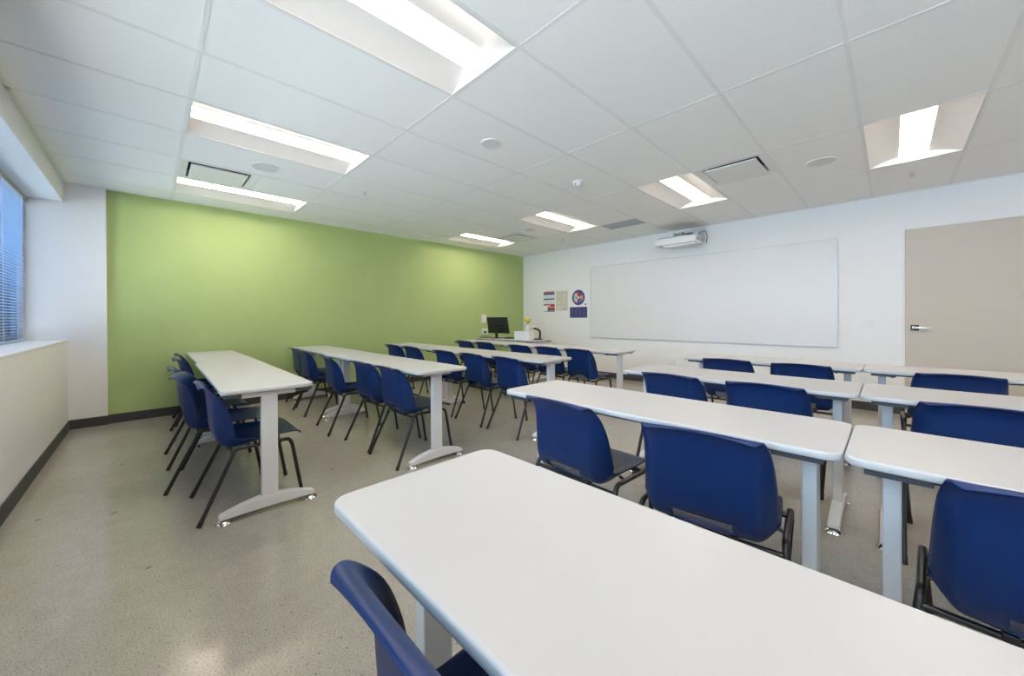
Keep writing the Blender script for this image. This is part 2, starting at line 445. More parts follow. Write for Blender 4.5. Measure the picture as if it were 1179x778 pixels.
# square plaque vents
def make_vent():
    t = thing('ceiling_vent', '', 'ceiling vent', (0, 0, 0), 0, 'square ceiling vents')
    h = TX / 2 - w_
    b = B()
    # sloping frame from the tile edge up to the neck
    o_, n_ = h, 0.238
    for (q0, q1) in (((-1, -1), (1, -1)), ((1, -1), (1, 1)), ((1, 1), (-1, 1)), ((-1, 1), (-1, -1))):
        v = [b.verts.new(p) for p in ((q0[0] * o_, q0[1] * o_, H - 0.002), (q1[0] * o_, q1[1] * o_, H - 0.002), (q1[0] * n_, q1[1] * n_, H + 0.004), (q0[0] * n_, q0[1] * n_, H + 0.004))]
        b.faces.new(v)
        v = [b.verts.new(p) for p in ((q0[0] * n_, q0[1] * n_, H + 0.004), (q1[0] * n_, q1[1] * n_, H + 0.004), (q1[0] * n_, q1[1] * n_, H + 0.07), (q0[0] * n_, q0[1] * n_, H + 0.07))]
        b.faces.new(v)
    bmesh.ops.recalc_face_normals(b, faces=b.faces[:])
    link('vent_frame', b, M['whitep'], t)
    b = B(); box(b, -0.24, 0.24, -0.24, 0.24, H + 0.07, H + 0.08); link('neck', b, M['vent_dark'], t)
    b = B(); box(b, -0.218, 0.218, -0.218, 0.218, H - 0.012, H + 0.002, bev=0.004); link('plaque', b, M['whitep'], t)
    b = B(); box(b, -0.02, 0.02, -0.02, 0.02, H + 0.002, H + 0.07); link('hanger', b, M['greyp'], t)
    return t
vl = ['white square ceiling vent with dark gap, in front of the whiteboard beside a speaker',
      'white square ceiling vent beside the green wall between two long lights',
      'small white square ceiling vent by the corner of green wall and whiteboard wall']
vp = None
for (vi, vj), l in zip(VENTS, vl):
    loc = (cx(vi + 0.5), cy(vj + 0.25), 0)
    if vp is None: vp = make_vent(); vp.location = loc; vp['label'] = l
    else: dup(vp, loc, 0, l)
b = B(); box(b, -0.29, 0.29, -0.17, 0.17, H - 0.007, H - 0.0012, bev=0.002)
rv = thing('return_grille', 'grey return air grille in the ceiling between posters and projector', 'vent', (cx(-2.5), 5.25, 0)); link('grille_frame', b, M['greyp'], rv)
b = B()
for k in range(15): box(b, -0.27, 0.27, -0.155 + k * 0.0215, -0.147 + k * 0.0215, H - 0.010, H - 0.006)
link('grille_louvres', b, M['grille'], rv)

def speaker(x, y, r, label):
    t = thing('ceiling_speaker', label, 'speaker', (x, y, 0), 0, 'round ceiling speakers')
    b = B(); lathe(b, [(r, H + 0.001), (r, H - 0.005), (r - 0.006, H - 0.008), (r - 0.010, H - 0.006), (r - 0.010, H + 0.001)], 40); link('rim', b, M['whitep'], t, smooth=True)
    b = B(); lathe(b, [(r - 0.010, H + 0.001), (r - 0.010, H - 0.006), (r * 0.5, H - 0.008), (0.008, H - 0.0085)], 40); link('speaker_mesh', b, M['speaker'], t, smooth=True)
speaker(-2.313, 2.035, 0.09, 'small round ceiling speaker in the middle of the bare tiles')
speaker(-0.463, 4.49, 0.115, 'round ceiling speaker between the square vent and the light near the door')
speaker(-4.163, 0.803, 0.115, 'round ceiling speaker between the two long lights near the window')
speaker(-4.14, 4.47, 0.10, 'faint round ceiling speaker next to the light in front of the posters')
t = thing('smoke_detector', 'white dome smoke detector on the ceiling', 'smoke detector', (-2.33, 3.27, H))
b = B(); lathe(b, [(0.062, 0.0005), (0.062, -0.012), (0.055, -0.016)], 28); link('base_plate', b, M['whitep'], t, smooth=True)
b = B(); lathe(b, [(0.05, -0.014), (0.048, -0.035), (0.03, -0.046), (0.008, -0.048)], 28); link('sensor_head', b, M['whitep'], t, smooth=True)
b = B(); box(b, -0.006, 0.006, -0.05, -0.044, -0.040, -0.028); link('indicator', b, M['black'], t)
def sprinkler(x, y, label):
    t = thing('sprinkler_head', label, 'sprinkler', (x, y, H), 0, 'ceiling sprinkler heads')
    b = B(); lathe(b, [(0.036, 0.0005), (0.036, -0.004), (0.02, -0.010), (0.012, -0.011)], 24); link('escutcheon', b, M['whitep'], t, smooth=True)
    b = B(); tube(b, [(-0.012, 0, -0.008), (-0.013, 0, -0.028), (0, 0, -0.042), (0.013, 0, -0.028), (0.012, 0, -0.008)], 0.003, 8); tube(b, [(0, 0, -0.01), (0, 0, -0.042)], 0.004, 8); link('sprinkler_arms', b, M['chrome'], t)
    b = B(); lathe(b, [(0.016, -0.041), (0.016, -0.044), (0.006, -0.045)], 20); link('deflector', b, M['chrome'], t)
sprinkler(-4.174, 1.757, 'ceiling sprinkler head near the end of the second long light from the green wall')
sprinkler(0.141, 5.48, 'ceiling sprinkler head between the light near the door and the whiteboard wall')
sprinkler(-4.195, 5.41, 'tiny ceiling sprinkler head above the posters')

# ------------------------------------------------------------------ whiteboard wall
t = thing('whiteboard', 'long blank white board with thin metal edge on the white wall', 'whiteboard', (0, YW, 0))
x0, x1, z0, z1 = -4.20, -0.49, 0.755, 2.152
b = B(); box(b, x0 + 0.008, x1 - 0.008, -0.016, -0.001, z0 + 0.008, z1 - 0.008); link('writing_surface', b, M['board'], t)
b = B()
box(b, x0, x1, -0.021, -0.001, z0, z0 + 0.012, bev=0.002); box(b, x0, x1, -0.021, -0.001, z1 - 0.010, z1, bev=0.002)
box(b, x0, x0 + 0.010, -0.021, -0.001, z0 + 0.012, z1 - 0.01, bev=0.002); box(b, x1 - 0.010, x1, -0.021, -0.001, z0 + 0.012, z1 - 0.01, bev=0.002)
link('board_frame', b, M['alu'], t)

d = thing('door_1', 'flush beige door at the end of the whiteboard wall', 'door', (0, YW, 0)); d['kind'] = 'structure'
b = B(); box(b, 0.108, 1.045, -0.022, -0.001, 0.006, 2.157, bev=0.003); link('door_leaf', b, M['door'], d)
hd = B(); box(hd, 0.150, 0.215, -0.030, -0.022, 0.985, 1.05, bev=0.002); hp = link('handle_plate', hd, M['black'], d); hp['label'] = 'black square lock plate'
hd = B(); tube(hd, round_path([(0.18, -0.024, 1.018), (0.18, -0.065, 1.018), (0.305, -0.065, 1.016)], 0.012), 0.009, 12); box(hd, 0.163, 0.192, -0.036, -0.029, 1.003, 1.032, bev=0.002)
hh = link('lever', hd, M['chrome'], hp, smooth=True); hh['label'] = 'chrome lever handle'

def plate(name, label, cat, wall, x, z, w, h, mat, inner, group=None):
    """wall plate: wall 'far' (facing -y) or 'left' (facing +x)"""
    if wall == 'far': t = thing(name, label, cat, (x, YW, z), 0, group)
    else: t = thing(name, label, cat, (XL, x, z), R(90), group)
    b = B(); box(b, -w / 2, w / 2, -0.008, 0, -h / 2, h / 2, bev=0.002); link('cover_plate', b, mat, t)
    for (nm, q, mt) in inner:
        b = B(); box(b, q[0], q[1], -0.012, -0.007, q[2], q[3], bev=0.001); link(nm, b, mt, t)
    return t
plate('light_switch', 'white double light switch between whiteboard and beige door', 'light switch', 'far', -0.225, 1.055, 0.116, 0.116, M['whitep'],
      [('rocker', (-0.042, -0.010, -0.034, 0.034), M['whitep']), ('rocker', (0.010, 0.042, -0.034, 0.034), M['whitep'])])
plate('wall_outlet', 'white wall outlet low below the middle of the whiteboard', 'outlet', 'far', -2.58, 0.40, 0.075, 0.116, M['whitep'],
      [('socket', (-0.017, 0.017, 0.008, 0.042), M['whitep']), ('socket', (-0.017, 0.017, -0.042, -0.008), M['whitep'])], 'wall outlets')
plate('wall_outlet', 'white wall outlet low beside the beige door, seen between two tables', 'outlet', 'far', -0.24, 0.44, 0.075, 0.116, M['whitep'],
      [('socket', (-0.017, 0.017, 0.008, 0.042), M['whitep']), ('socket', (-0.017, 0.017, -0.042, -0.008), M['whitep'])], 'wall outlets')
plate('light_switch', 'white switch plate on the green wall above the black plug', 'light switch', 'left', 5.10, 1.14, 0.13, 0.17, M['whitep'],
      [('rocker', (-0.02, 0.02, -0.035, 0.035), M['whitep'])])
ou = plate('wall_outlet', 'white outlet with a black plug on the green wall behind the monitor', 'outlet', 'left', 5.12, 0.865, 0.16, 0.13, M['whitep'], [('socket', (-0.017, 0.017, 0.018, 0.05), M['whitep'])], 'wall outlets')
b = B(); box(b, -0.024, 0.024, -0.045, -0.008, -0.035, 0.012, bev=0.006); link('plug', b, M['black'], ou)['label'] = 'black plug'

# posters: flat printed sheets
def sheet(name, label, x0, x1, z0, z1, base, marks, group='wall posters'):
    b = B(); mats = [base]
    box(b, x0, x1, -0.003, -0.0005, z0, z1)
    lay = 0
    for (kind, a, mt) in marks:
        if mt not in mats: mats.append(mt)
        k = mats.index(mt); lay += 1; y = -0.003 - 0.00012 * lay
        if kind == 'r':
            vs = [b.verts.new(p) for p in ((a[0], y, a[2]), (a[1], y, a[2]), (a[1], y, a[3]), (a[0], y, a[3]))]
            b.faces.new(vs).material_index = k
        else:   # ring sector: cx, cz, r0, r1, a0, a1
            c_x, c_z, r0, r1, a0, a1 = a; n = max(2, int(abs(a1 - a0) / 10))
            for q in range(n):
                u, v = R(a0 + (a1 - a0) * q / n), R(a0 + (a1 - a0) * (q + 1) / n)
                pts = [(c_x + r1 * math.cos(u), y, c_z + r1 * math.sin(u)), (c_x + r1 * math.cos(v), y, c_z + r1 * math.sin(v))]
                if r0 > 0: pts += [(c_x + r0 * math.cos(v), y, c_z + r0 * math.sin(v)), (c_x + r0 * math.cos(u), y, c_z + r0 * math.sin(u))]
                else: pts += [(c_x, y, c_z)]
                f = b.faces.new([b.verts.new(p) for p in pts]); f.material_index = k
    bmesh.ops.recalc_face_normals(b, faces=b.faces[:])
    o = link(name, b, mats); o.location = (0, YW, 0)
    return tag(o, label, 'poster', group)
xa, xb, za, zb = -5.455, -5.125, 1.283, 1.741
W, Hh = xb - xa, zb - za
def rr(u0, u1, v0, v1): return (xa + W * u0, xa + W * u1, za + Hh * v0, za + Hh * v1)
mk = [('r', rr(0.03, 0.97, 0.92, 0.98), M['ink_red']), ('r', rr(0.03, 0.97, 0.82, 0.91), M['ink_blue']), ('r', rr(0.03, 0.97, 0.58, 0.64), M['ink_blue']),
      ('r', rr(0.03, 0.40, 0.31, 0.37), M['ink_brown']), ('r', rr(0.40, 0.98, 0.16, 0.37), M['ink_red']), ('r', rr(0.36, 0.98, 0.01, 0.16), M['ink_brown']),
      ('r', rr(0.42, 0.58, 0.24, 0.33), M['ink_peach']), ('r', rr(0.55, 0.92, 0.20, 0.24), M['ink_peach']), ('r', rr(0.02, 0.34, 0.01, 0.03), M['ink_brown'])]
for c_ in (0.02, 0.34, 0.66, 0.96): mk.append(('r', rr(c_, c_ + 0.015, 0.37, 0.82), M['ink_teal']))
for r_ in range(5): mk.append(('r', rr(0.06, 0.94, 0.655 + r_ * 0.032, 0.663 + r_ * 0.032), M['ink_teal'])); mk.append(('r', rr(0.06, 0.94, 0.39 + r_ * 0.034, 0.398 + r_ * 0.034), M['ink_teal']))
for c_ in range(4): mk.append(('r', rr(0.42 + c_ * 0.13, 0.51 + c_ * 0.13, 0.05, 0.09), M['ink_tan']))
sheet('poster', 'white poster with red and dark blue bands, nearest the green wall', xa, xb, za, zb, M['paper'], mk)
xa, xb, za, zb = -5.095, -4.785, 1.30, 1.735; W, Hh = xb - xa, zb - za
mk = [('r', rr(0.02, 0.98, 0.86, 0.90), M['ink_tan']), ('r', rr(0.47, 0.50, 0.02, 0.97), M['ink_tan']), ('r', rr(0.02, 0.47, 0.55, 0.59), M['ink_tan']), ('r', rr(0.02, 0.98, 0.26, 0.29), M['ink_tan']),
      ('r', rr(0.70, 0.78, 0.05, 0.14), M['ink_brown']), ('r', rr(0.93, 0.98, 0.02, 0.98), M['ink_tan'])]
for r_ in range(7): mk.append(('r', rr(0.06, 0.42, 0.62 + r_ * 0.03, 0.628 + r_ * 0.03), M['ink_tan'])); mk.append(('r', rr(0.55, 0.9, 0.34 + r_ * 0.06, 0.35 + r_ * 0.06), M['ink_tan']))
sheet('poster', 'cream poster divided into ruled boxes, middle one of three', xa, xb, za, zb, M['cream'], mk)
xa, xb, za, zb = -4.727, -4.287, 1.146, 1.765; W, Hh = xb - xa, zb - za
c_x, c_z, rd = -4.507, 1.566, 0.158
mk = [('s', (c_x, c_z, 0.115, rd, 0, 360), M['ink_blue'])]
cols = ['ink_orange', 'ink_purple', 'ink_red', 'ink_peach', 'ink_teal', 'ink_peach', 'ink_purple', 'ink_lblue']
for k, cn in enumerate(cols): mk.append(('s', (c_x, c_z, 0.045, 0.115, k * 45 - 20, k * 45 + 25), M[cn]))
for k in range(12): mk.append(('s', (c_x, c_z, 0.128, 0.146, k * 30 + 4, k * 30 + 20), M['ink_lblue' if k % 2 else 'ink_purple']))
mk += [('s', (c_x, c_z, 0.026, 0.045, 0, 360), M['ink_brown']), ('s', (c_x, c_z, 0, 0.026, 0, 360), M['paper']),
       ('r', (xa + 0.005, xb - 0.005, za + 0.005, 1.372), M['ink_blue']), ('r', (-4.352, -4.310, 1.405, 1.435), M['ink_lblue'])]
for c_ in range(4):
    for r_ in range(9):
        mk.append(('r', (xa + 0.03 + c_ * 0.102, xa + 0.105 + c_ * 0.102 - 0.015 * ((r_ * 7 + c_) % 3), 1.172 + r_ * 0.021, 1.180 + r_ * 0.021), M['ink_lblue']))
sheet('poster', 'poster with a coloured wheel over a dark blue panel, beside the whiteboard', xa, xb, za, zb, M['paper'], mk)

# projector on a wall arm above the whiteboard
p = thing('projector', 'white short-throw projector on a wall bracket above the whiteboard', 'projector', (-2.35, 5.98, 2.34))
b = B(); prism(b, [(-0.31, -0.17), (0.31, -0.17), (0.315, 0.10), (0.25, 0.17), (-0.25, 0.17), (-0.315, 0.10)], 'z', -0.055, 0.055, bev=0.018); link('casing', b, M['whitep'], p, smooth=True)
b = B(); box(b, -0.27, 0.27, -0.15, 0.14, 0.054, 0.062, bev=0.003); link('top_seam', b, M['black'], p)
b = B(); prism(b, [(-0.20, -0.12), (0.28, -0.12), (0.24, 0.12), (-0.16, 0.12)], 'z', -0.085, -0.05, bev=0.012); link('lens_hood', b, M['whitep'], p, smooth=True)
b = B()
for k in range(7): box(b, 0.309, 0.3165, -0.12 + k * 0.028, -0.105 + k * 0.028, -0.03, 0.03)
link('side_vent', b, M['greyp'], p)
b = B(); box(b, -0.06, 0.09, -0.10, 0.04, 0.11, 0.14, bev=0.006); box(b, -0.01, 0.03, -0.05, 0.0, 0.06, 0.112); box(b, 0.05, 0.075, -0.07, -0.045, 0.06, 0.112); link('mount_plate', b, M['alu'], p)
b = B(); box(b, 0.10, 0.19, -0.02, 0.335, 0.115, 0.165, bev=0.004); box(b, 0.02, 0.28, 0.318, 0.338, 0.02, 0.235, bev=0.004); box(b, 0.03, 0.12, -0.02, 0.03, 0.118, 0.145); link('wall_arm', b, M['alu'], p)
b = B(); tube(b, [(0.22, 0.10, 0.06), (0.27, 0.18, 0.14), (0.31, 0.26, 0.16), (0.32, 0.31, 0.08), (0.30, 0.325, -0.02)], 0.005, 8); link('cable', b, M['black'], p)

# ------------------------------------------------------------------ tables
TZ = 0.75
def outline_rr(x0, x1, y0, y1, r, n=6):
    pts = []
    for (px, py, a0) in ((x1 - r, y0 + r, -90), (x1 - r, y1 - r, 0), (x0 + r, y1 - r, 90), (x0 + r, y0 + r, 180)):
        for k in range(n + 1):
            a = R(a0 + 90 * k / n); pts.append((px + r * math.cos(a), py + r * math.sin(a)))
    return pts

def top_bm(L, D, r=0.045):
    """table top with a rounded edge band (second material)"""
    b = B(); layers = [(0.0, -0.0245, 0.006), (0.0, -0.0225, 0.0015), (0.0, -0.019, 0.0), (0.0, -0.006, 0.0), (0.0, -0.002, 0.0015), (0.0, 0.0, 0.006)]
    rings = []
    for (_, z, ins) in layers:
        rings.append([b.verts.new((x, y, TZ + z)) for x, y in outline_rr(-L / 2 + ins, L / 2 - ins, -D / 2 + ins, D / 2 - ins, max(0.004, r - ins))])
    n = len(rings[0])
    for i in range(len(rings) - 1):
        for k in range(n):
            f = b.faces.new((rings[i][k], rings[i][(k + 1) % n], rings[i + 1][(k + 1) % n], rings[i + 1][k])); f.material_index = 1; f.smooth = True
    b.faces.new(rings[0][::-1]).material_index = 0; b.faces.new(rings[-1]).material_index = 0
    return b

def leg_parts(parent, x, D, flip):
    """T-shaped end leg: column, arched foot with two chrome glides, top arm"""
    b = B(); box(b, x - 0.021, x + 0.021, -0.042, 0.042, 0.055, TZ - 0.045, bev=0.004)
    lg = link('leg', b, M['leg_white'], parent)
    b = B(); L = D / 2 + 0.008
    top = [(-L, 0.046), (-L + 0.01, 0.052), (-0.15, 0.078), (-0.05, 0.098), (0.05, 0.098), (0.15, 0.078), (L - 0.01, 0.052), (L, 0.046)]
    bot = [(L, 0.026), (0.15, 0.030), (0.0, 0.032), (-0.15, 0.030), (-L, 0.026)]
    prism(b, top + bot, 'x', x - 0.026, x + 0.026, bev=0.004)
    link('foot', b, M['leg_white'], lg)
    for s in (-1, 1):
        b = B(); lathe(b, [(0.038, 0.0), (0.039, 0.003), (0.033, 0.012), (0.022, 0.020), (0.012, 0.025), (0.008, 0.034)], 24, 0, x, s * (L - 0.022), 0)
        link('glide', b, M['chrome'], lg, smooth=True)
    b = B(); box(b, x - 0.022, x + 0.022, -D / 2 + 0.10, D / 2 - 0.10, TZ - 0.056, TZ - 0.0245, bev=0.003)
    link('top_arm', b, M['leg_white'], lg)
    for s in (-1, 1):
        yb_ = s * (D / 2 - 0.055)
        b = B(); box(b, x - 0.066 + 0.010 * flip, x + 0.066 + 0.010 * flip, yb_ - 0.04, yb_ + 0.04, TZ - 0.043, TZ - 0.0245, bev=0.002)
        tube(b, [(x + 0.056 * flip, yb_, TZ - 0.052), (x + 0.056 * flip, yb_, TZ - 0.038)], 0.008, 8)
        link('bracket', b, M['bracket'], lg)

def table(x0, x1, y0, D, label, group, inset=(0.10, 0.10), rot=0.0):
    L = x1 - x0
    t = thing('classroom_table', label, 'table', ((x0 + x1) / 2, y0 + D / 2, 0), rot, group)
    link('tabletop', top_bm(L - 0.003, D), [M['top'], M['edge']], t)
    xa, xb = -L / 2 + inset[0], L / 2 - inset[1]
    leg_parts(t, xa, D, 1); leg_parts(t, xb, D, -1)
    b = B(); box(b, xa + 0.02, xb - 0.02, 0.02, 0.06, TZ - 0.064, TZ - 0.028, bev=0.003); link('crossbeam', b, M['leg_white'], t)
    b = B(); box(b, xa + 0.066, xb - 0.066, -D / 2 + 0.022, -D / 2 + 0.030, TZ - 0.034, TZ - 0.0245); link('edge_rail', b, M['bracket'], t)
    return t

GL, GRP = 'white tables along the green wall', 'white tables on the door side'
table(-0.885, 0.545, 0.285, 0.472, 'large white table top filling the bottom of the photo, nearest the viewer', GRP, (0.06, 0.10))
for j, (y0, nm) in enumerate(((1.425, 'second row from the window'), (2.595, 'third row from the window'), (3.86, 'row next to the whiteboard'))):
    xl = (-1.53, -1.46, -1.48)[j]; xm = (-0.10, -0.118, -0.155)[j]
    table(xl, xm, y0, (0.475, 0.50, 0.50)[j], 'white table on the aisle side of the door-side block, ' + nm, GRP)
    table(xm, xm + 1.43, y0, (0.475, 0.50, 0.50)[j], 'white table at the photo edge before the door, ' + nm, GRP)
table(-6.03, -4.50, 0.32, 0.455, 'white table touching the green wall in the row nearest the window', GL)
table(-4.50, -2.575, 0.29, 0.472, 'white table with T-shaped end leg in full view, aisle end, row nearest the window', GL, (0.10, 0.06), R(-0.6))
table(-6.00, -4.60, 1.46, 0.455, 'white table touching the green wall in the second row from the window', GL)
table(-4.60, -2.45, 1.43, 0.462, 'long white table at the aisle end of the green-wall second row', GL, (0.10, 0.13))
table(-5.62, -4.20, 2.65, 0.47, 'white table at the green-wall end of the third row from the window', GL)
table(-4.20, -2.26, 2.60, 0.48, 'white table at the aisle end of the green-wall third row, three chairs tucked in', GL)
table(-5.52, -4.16, 3.93, 0.48, 'white table at the green-wall end of the row before the computer desk', GL, (0.05, 0.10))
table(-4.16, -2.22, 3.86, 0.48, 'white table at the aisle end of the row before the computer desk', GL)
table(-6.02, -4.42, 4.80, 0.60, 'white desk in the far corner carrying the monitor and white box', 'computer desk')

# ------------------------------------------------------------------ chairs
PROF = [  # y, z, half width, edge curl, of the shell's inner face from the rolled top lip down to the front of the seat
    (0.000, 0.766, 0.168, 0.000), (0.004, 0.769, 0.178, 0.000), (0.012, 0.770, 0.186, 0.001), (0.024, 0.766, 0.191, 0.002), (0.036, 0.753, 0.195, 0.005),
    (0.047, 0.730, 0.199, 0.012), (0.055, 0.700, 0.203, 0.026), (0.061, 0.660, 0.207, 0.044), (0.065, 0.610, 0.211, 0.060), (0.069, 0.560, 0.214, 0.070),
    (0.072, 0.510, 0.217, 0.077), (0.077, 0.470, 0.219, 0.079), (0.088, 0.436, 0.220, 0.078), (0.108, 0.409, 0.220, 0.072), (0.140, 0.392, 0.219, 0.062),
    (0.185, 0.387, 0.218, 0.050), (0.240, 0.393, 0.217, 0.036), (0.305, 0.405, 0.216, 0.023), (0.370, 0.417, 0.215, 0.012), (0.430, 0.427, 0.213, 0.004),
    (0.480, 0.430, 0.208, 0.001), (0.508, 0.421, 0.199, 0.0), (0.520, 0.402, 0.184, 0.0)]

def resample(prof, sub=2):
    def cr(p0, p1, p2, p3, t):
        return tuple(0.5 * ((2 * b_) + (-a + c) * t + (2 * a - 5 * b_ + 4 * c - d) * t * t + (-a + 3 * b_ - 3 * c + d) * t ** 3) for a, b_, c, d in zip(p0, p1, p2, p3))
    out = []
    for i in range(len(prof) - 1):
        p0, p1, p2, p3 = prof[max(i - 1, 0)], prof[i], prof[i + 1], prof[min(i + 2, len(prof) - 1)]
        for k in range(sub): out.append(cr(p0, p1, p2, p3, k / sub))
    out.append(prof[-1]); return out

def shell_meshes():
    P = resample(PROF, 2); ns = len(P)
    ts = [-1, -0.97, -0.94, -0.90, -0.86, -0.82, -0.78, -0.74, -0.68, -0.56, -0.44, -0.30, -0.15, 0, 0.15, 0.30, 0.44, 0.56, 0.68, 0.74, 0.78, 0.82, 0.86, 0.90, 0.94, 0.97, 1]; nt_ = len(ts)
    front, back = [], []
    TH = 0.006
    for i, (y, z, w, cu) in enumerate(P):
        a, c = P[max(i - 1, 0)], P[min(i + 1, ns - 1)]
        ty, tz = c[0] - a[0], c[1] - a[1]; l = math.hypot(ty, tz); ty, tz = ty / l, tz / l
        n = Vector((0, -tz, ty))           # towards the sitter
        rf, rb = [], []
        for t in ts:
            k = max(0.0, (abs(t) - 0.74) / 0.26)
            inward = cu * k ** 1.6 + 0.010 * t * t * min(1, cu / 0.03)
            crown = -0.016 * t * t * max(0, 1 - i / 10.0)
            lean = n * inward + Vector((0, 0, crown))
            pnt = Vector((w * t, y, z)) + lean
            slope = 1.6 * cu * k ** 0.6 / 0.26 / max(w, 0.01) * (1 if t > 0 else -1) if k > 0 else 0
            outn = (-n + Vector((slope, 0, 0))).normalized()
            rf.append(pnt); rb.append(pnt + outn * TH)
        front.append(rf); back.append(rb)
    # hand slot low in the back: cells removed
    def hole(i, k):
        y, z = P[i][0], P[i][1]
        tm = abs(ts[k] + ts[k + 1]) / 2
        return y < 0.14 and 0.400 < (P[i][1] + P[i + 1][1]) / 2 < 0.458 and tm < 0.52 - 2.6 * ((P[i][1] + P[i + 1][1]) / 2 - 0.40)
    def isback(i): return (P[i][1] + P[i + 1][1]) / 2 > 0.3975 and P[i][0] < 0.13
    full = bmesh.new()
    F = [[full.verts.new(v) for v in r] for r in front]; K = [[full.verts.new(v) for v in r] for r in back]
    part = {}
    def face(vs, bk):
        f = full.faces.new(vs); f.smooth = True; part[f] = bk
    for i in range(ns - 1):
        for k in range(nt_ - 1):
            if hole(i, k): continue
            bk = isback(i)
            face((F[i][k], F[i + 1][k], F[i + 1][k + 1], F[i][k + 1]), bk)
            face((K[i][k], K[i][k + 1], K[i + 1][k + 1], K[i + 1][k]), bk)
            for (di, dk, q) in ((-1, 0, (0, 0, 0, 1)), (1, 0, (1, 1, 1, 0)), (0, -1, (1, 0, 0, 0)), (0, 1, (0, 1, 1, 1))):
                i2, k2 = i + di, k + dk
                if not (0 <= i2 < ns - 1 and 0 <= k2 < nt_ - 1) or hole(i2, k2):
                    a = (i + q[0], k + q[1]); c = (i + q[2], k + q[3])
                    face((F[a[0]][a[1]], F[c[0]][c[1]], K[c[0]][c[1]], K[a[0]][a[1]]), bk)
    bmesh.ops.recalc_face_normals(full, faces=full.faces[:]); full.normal_update()
    out = []
    for want in (True, False):
        me = bpy.data.meshes.new('backrest' if want else 'seat')
        vid, verts, faces, nrm = {}, [], [], []
        for f in full.faces:
            if part[f] != want: continue
            q = []
            for v in f.verts:
                if v not in vid: vid[v] = len(verts); verts.append(v.co[:]); nrm.append(v.normal[:])
                q.append(vid[v])
            faces.append(q)
        me.from_pydata(verts, [], faces); me.materials.append(M['shell'])
        for p_ in me.polygons: p_.use_smooth = True
        me.normals_split_custom_set_from_vertices(nrm)
        out.append(me)
    full.free()
    return out
BACK_ME, SEAT_ME = shell_meshes()

def make_chair(outer):
    """outer: side tubes run just outside the seat, else under it"""
    t = thing('chair', '', 'chair')
    for me, nm in ((BACK_ME, 'backrest'), (SEAT_ME, 'seat')):
        o = bpy.data.objects.new(nm, me); C.objects.link(o); o.parent = t
    xr = 0.237 if outer else 0.205
    zr = 0.402 if outer else 0.385
    rt = 0.0112
    fb, ff = 0.242, 0.212
    b = B()
    for s in (-1, 1):
        path = round_path([(s * (xr + 0.006), 0.145, zr - 0.05), (s * xr, 0.165, zr), (s * xr, 0.45, zr), (s * xr, 0.466, zr - 0.05)], 0.03, 5)
        tube(b, path, rt, 10)
    yb = 0.152
    tube(b, [(-xr - 0.005, yb, 0.366), (xr + 0.005, yb, 0.366)], 0.0095, 10)
    tube(b, [(-xr, 0.40, zr - 0.008), (xr, 0.40, zr - 0.008)], 0.0085, 10)
    if outer:
        for s in (-1, 1):
            for yy in (0.24, 0.385): tube(b, [(s * xr, yy, zr), (s * 0.205, yy, zr + 0.01)], 0.007, 8)
    fr = link('seat_frame', b, M['tube'], t, smooth=True)
    for s in (-1, 1):
        b = B(); box(b, s * 0.09 - 0.014, s * 0.09 + 0.014, yb - 0.016, yb + 0.016, 0.362, 0.3835, bev=0.003)
        link('seat_clip', b, M['black'], fr)
    for s in (-1, 1):
        for (p0, p1) in (((s * (xr + 0.0056), 0.1466, zr - 0.046), (s * fb, -0.004, 0.006)), ((s * xr, 0.465, zr - 0.046), (s * ff, 0.520, 0.006))):
            b = B(); tube(b, [p0, p1], rt, 12); lg = link('leg', b, M['tube'], t, smooth=True)
            d = (Vector(p1) - Vector(p0)).normalized()
            b = B(); tube(b, [Vector(p1) - d * 0.03, Vector(p1) + d * 0.004], rt + 0.0018, 12); link('foot_cap', b, M['black'], lg, smooth=True)
    return t
pA = make_chair(False); pB = make_chair(True)
used = {}
def chair(proto, x, y, rot, label, group):
    loc = (x, y, 0)
    if id(proto) not in used:
        used[id(proto)] = 1
        proto.location = loc; proto.rotation_euler = (0, 0, R(rot)); proto['label'] = label; proto['group'] = group
    else: dup(proto, loc, R(rot), label, group)

G0, G1, G2, G3 = ['navy chairs in ' + s for s in ('the row nearest the window', 'the second row from the window', 'the third row from the window', 'the row nearest the whiteboard')]
w1 = 'navy plastic chair, '
# green-wall block, row nearest the window
chair(pA, -2.92, 0.195, 0, w1 + 'aisle-end seat of the row nearest the window, seen side-on', G0)
chair(pA, -3.56, 0.125, -12, w1 + 'turned slightly, second from the aisle in the row nearest the window', G0)
chair(pA, -4.10, 0.10, 0, w1 + 'middle of five in the row nearest the window, mostly hidden', G0)
chair(pA, -4.98, 0.16, 0, w1 + 'second from the green wall in the row nearest the window', G0)
chair(pA, -5.62, 0.20, 0, w1 + 'closest to the green wall in the row nearest the window', G0)
# second row
chair(pA, -2.86, 1.34, 0, w1 + 'aisle-end seat of the green-wall second row, dark seat showing', G1)
chair(pA, -3.375, 1.335, 2, w1 + 'second from the aisle in the green-wall second row', G1)
chair(pA, -4.10, 1.275, -5, w1 + 'third from the aisle in the green-wall second row', G1)
chair(pA, -5.05, 1.30, 0, w1 + 'second from the green wall in the second row', G1)
chair(pA, -5.62, 1.355, 0, w1 + 'closest to the green wall in the second row, overlapped by another', G1)
# third row
chair(pA, -2.70, 2.49, -5, w1 + 'aisle-end seat of the green-wall third row', G2)
chair(pA, -3.26, 2.50, -3, w1 + 'second from the aisle in the green-wall third row', G2)
chair(pA, -3.82, 2.51, 0, w1 + 'third from the aisle in the green-wall third row', G2)
chair(pA, -4.70, 2.56, 0, w1 + 'second from the green wall in the third row', G2)
chair(pA, -5.24, 2.565, 0, w1 + 'closest to the green wall in the third row', G2)
